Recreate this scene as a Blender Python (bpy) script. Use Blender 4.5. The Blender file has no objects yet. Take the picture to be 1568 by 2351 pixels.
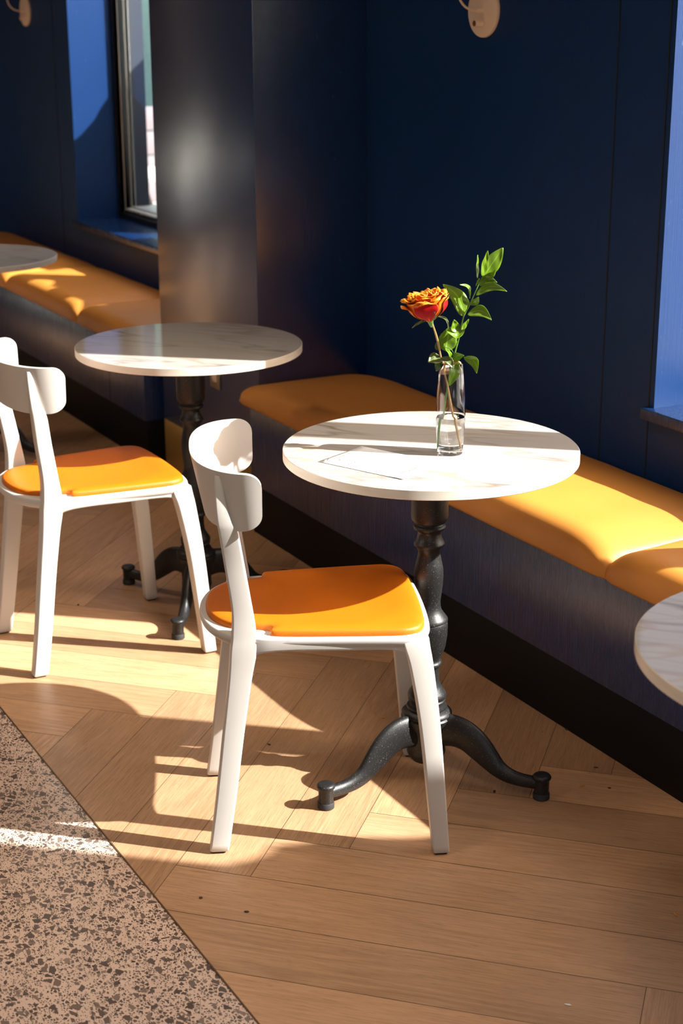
import bpy, bmesh, math, random
from mathutils import Vector, Matrix, noise
random.seed(7)
PI = math.pi
col = bpy.context.scene.collection
SC = bpy.context.scene

# ------------------------------------------------------------------ camera model
FPX, PITCH, ROLL, YAW, HCAM = 3626.9, 17.7898, -0.1581, 151.2372, 1.6505
_a, _e, _r = math.radians(YAW), math.radians(PITCH), math.radians(ROLL)
CF = Vector((math.cos(_a)*math.cos(_e), math.sin(_a)*math.cos(_e), -math.sin(_e)))
_R = Vector((math.sin(_a), -math.cos(_a), 0)); _U = _R.cross(CF)
CR = _R*math.cos(_r) + _U*math.sin(_r); CU = -_R*math.sin(_r) + _U*math.cos(_r)
CO = Vector((0, 0, HCAM))
cd = bpy.data.cameras.new('camera'); cam = bpy.data.objects.new('camera', cd); col.objects.link(cam)
cam.matrix_world = Matrix(((CR.x, CU.x, -CF.x, CO.x), (CR.y, CU.y, -CF.y, CO.y), (CR.z, CU.z, -CF.z, CO.z), (0, 0, 0, 1)))
cd.sensor_fit = 'VERTICAL'; cd.sensor_height = 36; cd.lens = FPX/2351*36; cd.clip_start = .05
cd.dof.use_dof = True; cd.dof.focus_distance = 3.25; cd.dof.aperture_fstop = 5.0
SC.camera = cam

# ------------------------------------------------------------------ helpers
def tag(o, label=None, cat=None, group=None, kind=None):
    if label: o['label'] = label
    if cat: o['category'] = cat
    if group: o['group'] = group
    if kind: o['kind'] = kind
    return o
def empty(name, loc, rz=0, **k):
    o = bpy.data.objects.new(name, None); col.objects.link(o)
    o.location = loc; o.rotation_euler = (0, 0, rz); o.empty_display_size = .05
    return tag(o, **k)
def obj(name, bm, mat, parent=None, smooth=True, angle=35, mods=(), **k):
    bmesh.ops.remove_doubles(bm, verts=bm.verts, dist=1e-5)
    bmesh.ops.recalc_face_normals(bm, faces=bm.faces)
    me = bpy.data.meshes.new(name); bm.to_mesh(me); bm.free()
    for m in (mat if isinstance(mat, (list, tuple)) else [mat]): me.materials.append(m)
    o = bpy.data.objects.new(name, me); col.objects.link(o)
    if parent: o.parent = parent
    if smooth:
        me.polygons.foreach_set('use_smooth', [True]*len(me.polygons))
        me.set_sharp_from_angle(angle=math.radians(angle))
    for m in mods:
        md = o.modifiers.new(m[0], m[0])
        for kk, v in m[1].items(): setattr(md, kk, v)
    return tag(o, **k)
def struct(name, bm, mat, parent=None, **k):
    o = obj(name, bm, mat, parent, **k)
    if not parent: o['kind'] = 'structure'
    return o
def copy_tree(o, parent=None):
    c = o.copy(); col.objects.link(c)
    if parent: c.parent = parent
    for ch in o.children: copy_tree(ch, c)
    return c
def box(bm, x0, x1, y0, y1, z0, z1, bev=0, seg=2, mi=0):
    b = bmesh.new(); bmesh.ops.create_cube(b, size=1)
    for v in b.verts: v.co = Vector(((x0+x1)/2+v.co.x*(x1-x0), (y0+y1)/2+v.co.y*(y1-y0), (z0+z1)/2+v.co.z*(z1-z0)))
    if bev: bmesh.ops.bevel(b, geom=b.edges[:], offset=bev, segments=seg, profile=.5, affect='EDGES')
    merge(bm, b, mi=mi); return bm
def merge(bm, b, M=None, mi=0):
    vm = {}
    for v in b.verts: vm[v] = bm.verts.new(M @ v.co if M else v.co)
    for f in b.faces:
        try:
            nf = bm.faces.new([vm[v] for v in f.verts]); nf.material_index = mi
        except ValueError: pass
    b.free(); return bm
def loft(bm, rings, cap=True, close=True):
    vs = [[bm.verts.new(p) for p in r] for r in rings]; n = len(vs[0])
    for a, b in zip(vs, vs[1:]):
        for i in range(n if close else n-1):
            j = (i+1) % n; bm.faces.new((a[i], a[j], b[j], b[i]))
    if cap and close:
        bm.faces.new(vs[0]); bm.faces.new(vs[-1])
    return vs
def lathe(bm, prof, seg=48, c=(0, 0), capb=True, capt=True, M=None):
    rings = []
    for r, z in prof:
        rings.append([Vector((c[0]+max(r, 1e-4)*math.cos(2*PI*i/seg), c[1]+max(r, 1e-4)*math.sin(2*PI*i/seg), z)) for i in range(seg)])
    if M: rings = [[M @ p for p in r] for r in rings]
    vs = [[bm.verts.new(p) for p in r] for r in rings]
    for a, b in zip(vs, vs[1:]):
        for i in range(seg):
            j = (i+1) % seg; bm.faces.new((a[i], a[j], b[j], b[i]))
    if capb: bm.faces.new(vs[0])
    if capt: bm.faces.new(vs[-1])
    return bm
def rrect(hx, hy, r, n=4):
    r = min(r, hx*.98, hy*.98); out = []
    for cx, cy, a0 in ((hx-r, hy-r, 0), (-hx+r, hy-r, 90), (-hx+r, -hy+r, 180), (hx-r, -hy+r, 270)):
        for i in range(n+1):
            a = math.radians(a0+90*i/n); out.append((cx+r*math.cos(a), cy+r*math.sin(a)))
    return out
def crom(pts, n, closed=False):
    P = [Vector(p) for p in pts]; out = []; N = len(P)
    rng = range(N if closed else N-1)
    for i in rng:
        if closed: p0, p1, p2, p3 = P[(i-1) % N], P[i], P[(i+1) % N], P[(i+2) % N]
        else: p0, p1, p2, p3 = P[max(i-1, 0)], P[i], P[i+1], P[min(i+2, N-1)]
        for k in range(n):
            t = k/n
            out.append(.5*((2*p1)+(-p0+p2)*t+(2*p0-5*p1+4*p2-p3)*t*t+(-p0+3*p1-3*p2+p3)*t**3))
    if not closed: out.append(P[-1])
    return out
def tube(bm, pts, rad, seg=8, cap=True):
    pts = [Vector(p) for p in pts]; rings = []; up = Vector((0, 0, 1)); prev = None
    for i, p in enumerate(pts):
        t = (pts[min(i+1, len(pts)-1)]-pts[max(i-1, 0)]).normalized()
        if prev is None:
            a = t.cross(up); a = a.normalized() if a.length > 1e-3 else Vector((1, 0, 0))
        else:
            a = (prev - t*prev.dot(t)).normalized()
        prev = a; b = t.cross(a); r = rad(i/(len(pts)-1)) if callable(rad) else rad
        rings.append([p+(a*math.cos(2*PI*k/seg)+b*math.sin(2*PI*k/seg))*r for k in range(seg)])
    loft(bm, rings, cap); return bm
BEV = lambda w, s=2: ('BEVEL', dict(width=w, segments=s, limit_method='ANGLE', angle_limit=math.radians(40)))

# ------------------------------------------------------------------ materials
def mat(name, base=(.8, .8, .8), rough=.5, metal=0, spec=.5, **kw):
    m = bpy.data.materials.new(name); m.use_nodes = True; nt = m.node_tree
    b = nt.nodes['Principled BSDF']
    b.inputs['Base Color'].default_value = (*base, 1); b.inputs['Roughness'].default_value = rough
    b.inputs['Metallic'].default_value = metal; b.inputs['Specular IOR Level'].default_value = spec
    for k, v in kw.items(): b.inputs[k.replace('_', ' ')].default_value = v
    return m
class NT:
    def __init__(s, m): s.m = m; s.t = m.node_tree; s.b = s.t.nodes['Principled BSDF']
    def n(s, typ, **k):
        nd = s.t.nodes.new(typ)
        for kk, v in k.items():
            if kk.startswith('i_'):
                key = kk[2:]; key = int(key) if key.isdigit() else key.replace('_', ' ')
                nd.inputs[key].default_value = v
            else: setattr(nd, kk, v)
        return nd
    def l(s, a, b): s.t.links.new(a, b)
    def math(s, op, a, b=None, c=None):
        nd = s.t.nodes.new('ShaderNodeMath'); nd.operation = op
        for i, v in enumerate((a, b, c)):
            if v is None: continue
            if isinstance(v, (int, float)): nd.inputs[i].default_value = v
            else: s.l(v, nd.inputs[i])
        return nd.outputs[0]
    def obj(s): return s.n('ShaderNodeTexCoord').outputs['Object']
    def mapping(s, vec, scale=(1, 1, 1), loc=(0, 0, 0), rot=(0, 0, 0)):
        mp = s.n('ShaderNodeMapping'); mp.inputs['Scale'].default_value = scale; mp.inputs['Location'].default_value = loc
        mp.inputs['Rotation'].default_value = rot; s.l(vec, mp.inputs[0]); return mp.outputs[0]
    def noise(s, vec, scale, detail=4, rough=.55, dist=0):
        nd = s.n('ShaderNodeTexNoise'); nd.inputs['Scale'].default_value = scale; nd.inputs['Detail'].default_value = detail
        nd.inputs['Roughness'].default_value = rough; nd.inputs['Distortion'].default_value = dist; s.l(vec, nd.inputs['Vector']); return nd.outputs[0]
    def ramp(s, fac, stops):
        r = s.n('ShaderNodeValToRGB'); el = r.color_ramp.elements
        while len(el) > 1: el.remove(el[-1])
        for i, (p, c) in enumerate(stops):
            e = el[0] if i == 0 else el.new(p)
            e.position = p; e.color = (*c, 1) if len(c) == 3 else c
        s.l(fac, r.inputs[0]); return r.outputs[0]
    def mix(s, fac, a, b, typ='MIX'):
        nd = s.n('ShaderNodeMix', data_type='RGBA', blend_type=typ)
        for k, v in ((0, fac), (6, a), (7, b)):
            if isinstance(v, (int, float)): nd.inputs[k].default_value = v
            elif isinstance(v, tuple): nd.inputs[k].default_value = (*v, 1)
            else: s.l(v, nd.inputs[k])
        return nd.outputs[2]
    def bump(s, h, strength=.2, dist=.001):
        nd = s.n('ShaderNodeBump'); nd.inputs['Strength'].default_value = strength; nd.inputs['Distance'].default_value = dist
        s.l(h, nd.inputs['Height']); s.l(nd.outputs[0], s.b.inputs['Normal']); return nd
    def color(s, c): s.l(c, s.b.inputs['Base Color'])
    def rough(s, c): s.l(c, s.b.inputs['Roughness'])

def paint_blue(name, gscale=(1, 1, 1), rough=.42, spec=.22):
    m = mat(name, rough=rough, spec=spec); t = NT(m); v = t.obj()
    big = t.noise(v, 1.6, 3)
    fine = t.noise(t.mapping(v, (420*gscale[0], 420*gscale[1], 5)), 1, 4, .65)
    grain = t.ramp(fine, [(.35, (0, 0, 0)), (.62, (1, 1, 1))])
    c = t.mix(big, BLUE_A, BLUE_B)
    spk = t.noise(t.mapping(v, (260, 260, 28)), 1, 2)
    wear = t.ramp(spk, [(.73, (0, 0, 0)), (.78, (1, 1, 1))])
    c = t.mix(t.math('MULTIPLY', wear, .25), c, (.30, .45, .62))
    t.color(c); t.bump(grain, .35, .0006)
    t.rough(t.math('ADD', t.math('MULTIPLY', fine, .12), rough-.06))
    return m
BLUE_A = (.0025, .024, .100); BLUE_B = (.0035, .030, .125)
M = {}
M['blue'] = paint_blue('navy_painted_wood')
M['blue_front'] = paint_blue('navy_painted_bench_front', rough=.27, spec=.7)
M['blue_pillar'] = paint_blue('navy_painted_pillar', rough=.20, spec=.9)
for q_ in ('blue_pillar', 'blue_front'):
    p_ = M[q_].node_tree.nodes['Principled BSDF']; p_.inputs['Coat Weight'].default_value = 1 if q_ == 'blue_pillar' else .35; p_.inputs['Coat Roughness'].default_value = .24; p_.inputs['Coat IOR'].default_value = 1.6
M['black'] = mat('black_skirting', (.006, .0055, .006), .6, spec=.15)
M['seam'] = mat('dark_gap', (.004, .005, .008), .8)
M['brass'] = mat('brass_kickplate', (.55, .36, .09), .38, metal=.85)
M['nickel'] = mat('nickel_plate', (.62, .53, .43), .3, metal=1)
M['ceiling'] = mat('ceiling_paint', (.45, .40, .34), .9)
M['plaster'] = mat('warm_grey_plaster', (.11, .085, .065), .9)
# white marble
def marble():
    m = mat('white_marble', rough=.11, spec=.5); t = NT(m); v = t.obj()
    w = t.noise(t.mapping(v, (1, 1, 1)), 2.4, 3, .5)
    wv = t.n('ShaderNodeVectorMath', operation='ADD'); t.l(v, wv.inputs[0])
    cb = t.n('ShaderNodeCombineXYZ'); s = t.math('MULTIPLY', w, .16); t.l(s, cb.inputs[0]); t.l(s, cb.inputs[1]); t.l(cb.outputs[0], wv.inputs[1])
    def vein(sa, sc, az, width, seedz, det=3):
        r_ = t.mapping(wv.outputs[0], rot=(0, 0, -math.radians(az)))
        n = t.noise(t.mapping(r_, (sa, sc, 1), (seedz, seedz*.7, seedz)), 1, det, .5, .1)
        d = t.math('ABSOLUTE', t.math('SUBTRACT', n, .5))
        return t.ramp(d, [(0, (1, 1, 1)), (width, (0, 0, 0))])
    v1 = vein(1.5, 9, 40, .030, 3.1); v2 = vein(1.1, 6.5, 52, .012, 8.3, 2); v3 = vein(2.2, 13, 34, .05, 5.5)
    br = t.ramp(t.noise(v, 3.6, 2), [(.35, (0, 0, 0)), (.65, (1, 1, 1))])
    c = t.mix(t.math('MULTIPLY', v1, t.math('MULTIPLY', br, .8)), (.44, .405, .375), (.17, .125, .095))
    c = t.mix(t.math('MULTIPLY', v2, .5), c, (.36, .25, .14))
    c = t.mix(t.math('MULTIPLY', v3, t.math('MULTIPLY', br, .35)), c, (.24, .20, .18))
    t.color(c); t.rough(t.math('ADD', t.math('MULTIPLY', br, .03), .06)); return m
M['marble'] = marble()
M['rim'] = mat('table_edge', (.72, .66, .58), .35); t = NT(M['rim']); t.color(t.mix(t.noise(t.mapping(t.obj(), (14, 14, 90)), 1, 3), (.86, .80, .73), (.66, .58, .48)))
# cast iron
m = M['iron'] = mat('speckled_black_cast_iron', (.01, .009, .009), .44, spec=.42); t = NT(m)
sp = t.noise(t.obj(), 520, 2); f = t.ramp(sp, [(.66, (0, 0, 0)), (.71, (1, 1, 1))])
t.color(t.mix(f, (.0095, .009, .009), (.20, .19, .18))); t.bump(t.noise(t.obj(), 330, 3), .35, .0007)
M['rubber'] = mat('dark_rubber', (.02, .018, .018), .7)
m = M['white'] = mat('white_moulded_plastic', (.53, .495, .465), .42, spec=.4); t = NT(m); t.bump(t.noise(t.obj(), 900, 2), .08, .0003)
def leather(name, a, b, sc=420, rough=.45):
    m = mat(name, a, rough, spec=.35); t = NT(m); v = t.obj()
    vo = t.n('ShaderNodeTexVoronoi', feature='DISTANCE_TO_EDGE'); vo.inputs['Scale'].default_value = sc; t.l(v, vo.inputs['Vector'])
    t.bump(t.ramp(vo.outputs['Distance'], [(0, (0, 0, 0)), (.25, (1, 1, 1))]), .22, .0005)
    t.color(t.mix(t.noise(v, 6, 3), a, b)); return m
M['orange'] = leather('orange_leather', (.54, .125, .002), (.60, .150, .003), 520)
M['tan'] = leather('tan_leather', (.56, .225, .040), (.62, .255, .050), 700, .42)
M['lamp'] = mat('cream_enamel', (.80, .62, .48), .45)
M['copper'] = mat('copper_cap', (.45, .17, .04), .35, metal=.8)
# glass
def glass(name, rough=0, ior=1.5, col_=(1, 1, 1)):
    m = mat(name, col_, rough); b = m.node_tree.nodes['Principled BSDF']
    b.inputs['Transmission Weight'].default_value = 1; b.inputs['IOR'].default_value = ior; return m
M['glass'] = glass('clear_vase_glass', ior=1.47); M['water'] = glass('clear_water', ior=1.33)
m = bpy.data.materials.new('window_glass'); m.use_nodes = True; nt = m.node_tree; nt.nodes.clear()
o_ = nt.nodes.new('ShaderNodeOutputMaterial'); mx = nt.nodes.new('ShaderNodeMixShader'); tr = nt.nodes.new('ShaderNodeBsdfTransparent')
gl = nt.nodes.new('ShaderNodeBsdfGlossy'); gl.inputs['Roughness'].default_value = .01; lw = nt.nodes.new('ShaderNodeLayerWeight'); lw.inputs[0].default_value = .5
p5 = nt.nodes.new('ShaderNodeMath'); p5.operation = 'POWER'; p5.inputs[1].default_value = 5; nt.links.new(lw.outputs['Facing'], p5.inputs[0])
fr = nt.nodes.new('ShaderNodeMath'); fr.operation = 'MULTIPLY_ADD'; fr.inputs[1].default_value = .9; fr.inputs[2].default_value = .04; nt.links.new(p5.outputs[0], fr.inputs[0])
tr.inputs[0].default_value = (.95, .97, .97, 1)
nt.links.new(fr.outputs[0], mx.inputs[0]); nt.links.new(tr.outputs[0], mx.inputs[1]); nt.links.new(gl.outputs[0], mx.inputs[2]); nt.links.new(mx.outputs[0], o_.inputs[0])
M['pane'] = m
M['frame'] = mat('black_window_frame', (.012, .011, .011), .4)
M['alu'] = mat('pale_aluminium', (.80, .78, .73), .35, metal=.1)
# wood planks: UV.x along plank, UV.y across (metres), colour attribute = random per plank
m = M['wood'] = mat('oak_herringbone', rough=.42, spec=.4); t = NT(m)
uv = t.n('ShaderNodeUVMap', uv_map='plank').outputs[0]
at = t.n('ShaderNodeVertexColor', layer_name='rnd').outputs[0]
sx = t.n('ShaderNodeSeparateColor'); t.l(at, sx.inputs[0])
off = t.n('ShaderNodeCombineXYZ'); t.l(t.math('MULTIPLY', sx.outputs[0], 37.), off.inputs[0]); t.l(t.math('MULTIPLY', sx.outputs[1], 53.), off.inputs[1]); t.l(t.math('MULTIPLY', sx.outputs[2], 11.), off.inputs[2])
va = t.n('ShaderNodeVectorMath', operation='ADD'); t.l(uv, va.inputs[0]); t.l(off.outputs[0], va.inputs[1]); v = va.outputs[0]
warp = t.noise(t.mapping(v, (1.3, 7, 1)), 1, 2, .4)
rn = t.noise(t.mapping(v, (.85, 7.5, 1)), 1, 2.2, .45, .15)
ringv = t.math('MULTIPLY_ADD', t.math('SINE', t.math('MULTIPLY', rn, 95.)), .5, .5)
rmask = t.ramp(t.noise(t.mapping(v, (1.1, 6, 1), (5, 5, 5)), 1, 2), [(.42, (0, 0, 0)), (.62, (1, 1, 1))])
fine = t.noise(t.mapping(v, (9, 420, 1)), 1, 4, .7)
pore = t.noise(t.mapping(v, (26, 900, 1)), 1, 2, .6)
stain = t.noise(t.mapping(v, (1.2, 5, 1)), 1, 3, .5)
c = t.mix(stain, (.64, .385, .215), (.40, .220, .112))
c = t.mix(t.math('MULTIPLY', t.math('MULTIPLY', ringv, rmask), .6), c, (.36, .195, .095))
c = t.mix(t.math('MULTIPLY', t.ramp(fine, [(.42, (0, 0, 0)), (.72, (1, 1, 1))]), .75), c, (.27, .145, .07))
c = t.mix(t.math('MULTIPLY', t.ramp(pore, [(.6, (0, 0, 0)), (.72, (1, 1, 1))]), .9), c, (.19, .095, .045))
hs = t.n('ShaderNodeHueSaturation'); hs.inputs['Saturation'].default_value = .98; t.l(c, hs.inputs['Color']); t.l(t.math('ADD', t.math('MULTIPLY', sx.outputs[1], .34), .80), hs.inputs['Value'])
# dirt spots and scuffs, fixed to the floor
ob = t.obj(); dirt = t.noise(ob, 21, 3, .6); dirt2 = t.noise(t.mapping(ob, (40, 40, 1), (4, 2, 0)), 1, 2)
dm = t.math('MULTIPLY', t.ramp(dirt, [(.70, (0, 0, 0)), (.77, (1, 1, 1))]), t.ramp(dirt2, [(.45, (0, 0, 0)), (.6, (1, 1, 1))]))
c = t.mix(t.math('MULTIPLY', dm, .45), hs.outputs[0], (.06, .035, .018))
t.color(c); t.rough(t.math('ADD', t.math('MULTIPLY', fine, .22), .30))
t.bump(t.math('ADD', fine, t.math('MULTIPLY', pore, .7)), .22, .0006)
M['gapwood'] = mat('plank_gap', (.10, .055, .028), .8)
# terrazzo
m = M['terrazzo'] = mat('terrazzo', rough=.3, spec=.45); t = NT(m); v = t.obj()
wn = t.n('ShaderNodeTexNoise'); wn.inputs['Scale'].default_value = 60; t.l(v, wn.inputs['Vector'])
wa = t.n('ShaderNodeVectorMath', operation='SCALE'); t.l(wn.outputs['Color'], wa.inputs[0]); wa.inputs['Scale'].default_value = .0035
wb = t.n('ShaderNodeVectorMath', operation='ADD'); t.l(v, wb.inputs[0]); t.l(wa.outputs[0], wb.inputs[1]); v2 = wb.outputs[0]
def chips(sc, rot, thr, gap, loc):
    vec = t.mapping(v2, (sc, sc*1.35, 1), loc, (0, 0, rot))
    a = t.n('ShaderNodeTexVoronoi', feature='DISTANCE_TO_EDGE', voronoi_dimensions='2D'); a.inputs['Scale'].default_value = 1; t.l(vec, a.inputs['Vector'])
    b = t.n('ShaderNodeTexVoronoi', feature='F1', voronoi_dimensions='2D'); b.inputs['Scale'].default_value = 1; t.l(vec, b.inputs['Vector'])
    se = t.n('ShaderNodeSeparateColor'); t.l(b.outputs['Color'], se.inputs[0])
    keep = t.math('GREATER_THAN', se.outputs[0], thr)
    g = t.math('ADD', t.math('MULTIPLY', se.outputs[2], gap*1.5), gap)
    inn = t.math('GREATER_THAN', a.outputs['Distance'], g)
    return t.math('MULTIPLY', keep, inn), se.outputs[1]
base = t.mix(t.noise(v, 9, 4), (.66, .485, .385), (.54, .39, .305))
base = t.mix(t.math('MULTIPLY', t.noise(v, 260, 2), .15), base, (.80, .66, .56))
c = base
for sc, rot, thr, gap, loc in ((185, .3, .42, .13, (3, 1, 0)), (98, 1.1, .50, .12, (7, 5, 0)), (52, .7, .66, .10, (1, 9, 0))):
    k, r = chips(sc, rot, thr, gap, loc)
    cc = t.ramp(r, [(0, (.075, .052, .044)), (.6, (.12, .088, .074)), (1, (.24, .175, .14))])
    c = t.mix(k, c, cc)
t.color(c); t.rough(t.math('ADD', t.math('MULTIPLY', t.noise(v, 30, 3), .2), .2))
M['paving'] = mat('pale_paving', (.50, .47, .42), .85); t = NT(M['paving']); t.color(t.mix(t.noise(t.obj(), 3, 5), (.62, .58, .52), (.74, .70, .62)))
M['fence'] = mat('grey_mauve_boards', (.20, .17, .19), .7)
M['leaf'] = mat('hedge_leaves', (.07, .15, .07), .6); t = NT(M['leaf']); t.color(t.mix(t.noise(t.obj(), 14, 4), (.012, .035, .030), (.045, .10, .085)))  # bluish leaf colour carries the tone of shade
M['render'] = mat('dark_cladding', (.022, .028, .038), .8)
M['pot'] = mat('concrete_pot', (.35, .34, .33), .8)

# ------------------------------------------------------------------ dimensions
YW = 2.55            # wall plane
YG = 2.757            # window plane
YO = 2.905           # outside of the wall
PX = -4.473; PL = -5.285; PF = 2.154        # pillar
YB = 2.12            # bench front
ZC = 3.3
XE, XN, YS = -9.6, 2.6, -4.6                 # room extents
W1 = (-3.010, -1.10); W2 = (-7.237, -5.29)   # window openings in x
ZS = .682; ZT_ = 2.95                        # sill height, window head

# ------------------------------------------------------------------ floor
def floor():
    W, L = .159, 7; bm = bmesh.new(); uvl = bm.loops.layers.uv.new('plank'); cl = bm.loops.layers.color.new('rnd')
    s = math.sqrt(.5); done = set(); g = .0007
    def wp(u, v):
        U, V = u-1.11, v-2.61
        return Vector(((U+V)*s, (U-V)*s, 0))
    for i in range(-70, 60):
        for j in range(-70, 60):
            d = (i+j) % (2*L); fl = (i+j)//(2*L)
            if d < L: key = ('A', j, fl); i0, i1, j0, j1 = i-d, i-d+L, j, j+1
            else: key = ('B', i, fl); i0, i1, j0, j1 = i, i+1, j-(d-L), j-(d-L)+L
            if key in done: continue
            done.add(key)
            p = wp((i0+i1)/2*W, (j0+j1)/2*W)
            if not (-10.6 < p.x < 3.4 and .3 < p.y < 3.2): continue
            q = [(i0*W+g, j0*W+g), (i1*W-g, j0*W+g), (i1*W-g, j1*W-g), (i0*W+g, j1*W-g)]
            f = bm.faces.new([bm.verts.new(wp(*a)) for a in q])
            rc = (random.random(), random.random(), random.random(), 1)
            for lp, (u, v) in zip(f.loops, q):
                lp[uvl].uv = (u, v) if key[0] == 'A' else (v, u); lp[cl] = rc
            f.material_index = 0
    for co, no in (((0, .979, 0), (0, -1, 0)), ((0, YW, 0), (0, 1, 0)), ((XE, 0, 0), (-1, 0, 0)), ((XN, 0, 0), (1, 0, 0))):
        bmesh.ops.bisect_plane(bm, geom=bm.verts[:]+bm.edges[:]+bm.faces[:], plane_co=co, plane_no=no, clear_outer=True)
    if bm.faces[:][0].normal.z < 0: bmesh.ops.reverse_faces(bm, faces=bm.faces)
    me = bpy.data.meshes.new('floor')
    fs = [bm.verts.new(p) for p in ((XE, .979, -.0008), (XN, .979, -.0008), (XN, YW, -.0008), (XE, YW, -.0008))]
    f = bm.faces.new(fs); f.material_index = 1
    bm.to_mesh(me); bm.free(); me.materials.append(M['wood']); me.materials.append(M['gapwood'])
    o = bpy.data.objects.new('floor', me); col.objects.link(o); tag(o, 'oak herringbone plank floor along the bench wall', kind='structure')
    b = bmesh.new(); b.faces.new([b.verts.new(p) for p in ((XE, YS, -.0005), (XN, YS, -.0005), (XN, .977, -.0005), (XE, .977, -.0005))])
    struct('floor', b, M['terrazzo'], smooth=False, label='terrazzo floor with dark stone chips')
    b = bmesh.new(); box(b, XE, XN, .9765, .9795, -.004, .0012)
    struct('trim_1', b, mat('bronze_divider', (.12, .07, .035), .45, metal=.5), smooth=False)
    b = bmesh.new(); box(b, XE-.3, XN+.3, YS-.3, YO, -.2, -.006)
    struct('floor', b, M['plaster'], smooth=False, label='slab under the floor')
floor()

# ------------------------------------------------------------------ walls
def walls():
    # bench wall: solid boxes round two openings (y YW..YO)
    b = bmesh.new()
    def wb(x0, x1, z0, z1): box(b, x0, x1, YW, YO, z0, z1)
    wb(XE-.2, W2[0], 0, ZC); wb(W2[0], W2[1], 0, ZS-.03); wb(W2[0], W2[1], ZT_, ZC)
    wb(W2[1], W1[0], 0, ZC); wb(W1[0], W1[1], 0, ZS-.03); wb(W1[0], W1[1], ZT_, ZC)
    wb(W1[1], XN, 0, ZC)
    struct('wall_right', b, M['blue'], smooth=False)
    # groove seams of the panelling
    b = bmesh.new()
    for x in (-3.222, W1[0]-.02, -7.45): box(b, x-.0022, x+.0022, YW-.0012, YW+.002, .4, ZC)
    struct('trim_2', b, M['seam'], smooth=False)
    b = bmesh.new(); box(b, PL, PX, PF, YW+.01, 0, ZC, .003)
    p = struct('wall_pillar', b, M['blue_pillar'])
    DY0, DY1 = -.45, 1.15
    b = bmesh.new(); box(b, XE-.2, XE, DY0, DY1, 2.3, ZC); box(b, XE-.2, XE, DY1, YW+.3, 0, ZC); box(b, XE-.2, XE, YS, DY0, 0, ZC)
    struct('wall_far', b, M['plaster'], smooth=False)
    b = bmesh.new(); box(b, XN, XN+.2, YS, YO, 0, .9); box(b, XN, XN+.2, YS, YO, 2.5, ZC); box(b, XN, XN+.2, YS, -3.2, .9, 2.5); box(b, XN, XN+.2, 1.1, YO, .9, 2.5)
    struct('wall_near', b, M['plaster'], smooth=False)
    b = bmesh.new(); LX0, LX1 = -3.2, 2.0
    box(b, XE-.2, XN+.2, YS-.2, YS, 0, ZC)
    struct('wall_left', b, M['plaster'], smooth=False)
    b = bmesh.new(); box(b, XE-.2, XN+.2, YS-.2, YO, ZC, ZC+.2); struct('ceiling', b, M['ceiling'], smooth=False)
    # glazing added at both room ends to bring in light
    def glazing(name, axis, c, a0, a1, z0, z1, n):
        b = bmesh.new()
        def bx_(p0, p1, w0, w1, q0, q1):
            if axis == 'x': box(b, p0, p1, w0, w1, q0, q1)
            else: box(b, w0, w1, p0, p1, q0, q1)
        for i in range(n+1):
            y = a0+(a1-a0-.06)*i/n; bx_(c-.035, c+.035, y, y+.06, z0, z1)
        bx_(c-.035, c+.035, a0, a1, z1-.06, z1); bx_(c-.035, c+.035, a0, a1, z0, z0+.06)
        d = struct(name, b, M['frame'], smooth=False)
        b = bmesh.new(); bx_(c-.003, c+.003, a0+.05, a1-.05, z0+.05, z1-.05); obj('pane', b, M['pane'], d, smooth=False)
    glazing('added_door_1', 'x', XE-.1, DY0, DY1, 0, 2.3, 2)  # unseen doors added to give the pillar its reflected glow
    glazing('window_3', 'x', XN+.1, -3.2, 1.1, .9, 2.5, 4)  # unseen window added as skylight fill from the near end
walls()

def sill(n, x0, x1):
    b = bmesh.new(); box(b, x0-.027, x1+.027, YW-.022, YG+.02, ZS-.03, ZS, .002)
    return struct('trim_%d' % n, b, M['blue_front'])
sill(3, *W1); sill(4, *W2)

def window(n, x0, x1):
    XM = (x0+1.026, x0+1.127)
    b = bmesh.new(); y0, y1 = YG, YG+.022; z0, z1 = ZS, ZT_
    def fr(a0, a1, c0, c1, w, ya, yb):
        box(b, a0, a0+w, ya, yb, c0, c1, .003); box(b, a1-w, a1, ya, yb, c0, c1, .003)
        box(b, a0+w, a1-w, ya, yb, c0, c0+w, .003); box(b, a0+w, a1-w, ya, yb, c1-w, c1, .003)
    fr(x0-.01, x1+.01, z0-.01, z1+.01, .036, y0, y1)
    box(b, XM[0], XM[1], y0, y1+.05, z0, z1, .003)
    w = struct('window_%d' % n, b, M['frame'])
    for a0, a1 in ((x0+.02, XM[0]), (XM[1], x1-.02)):
        b = bmesh.new(); fr(a0+.004, a1-.004, z0+.034, z1-.034, .010, y1, y1+.030); fr(a0+.004, a1-.004, z0+.034, z1-.034, .020, y1+.030, y1+.050); obj('glazing_bead', b, M['alu'], w)
        b = bmesh.new(); box(b, a0+.02, a1-.02, y1+.014, y1+.018, z0+.05, z1-.05); obj('pane', b, M['pane'], w, smooth=False)
    b = bmesh.new(); box(b, x0+.02, x1-.02, y1+.05, YO+.05, ZS-.03, ZS+.05, .004); obj('outer_sill', b, M['alu'], w)
    b = bmesh.new(); box(b, x0, x0+.028, y1+.05, YO, ZS+.05, ZT_); obj('outer_jamb', b, M['render'], w, smooth=False)
    return w
window(1, *W1); window(2, *W2)

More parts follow.
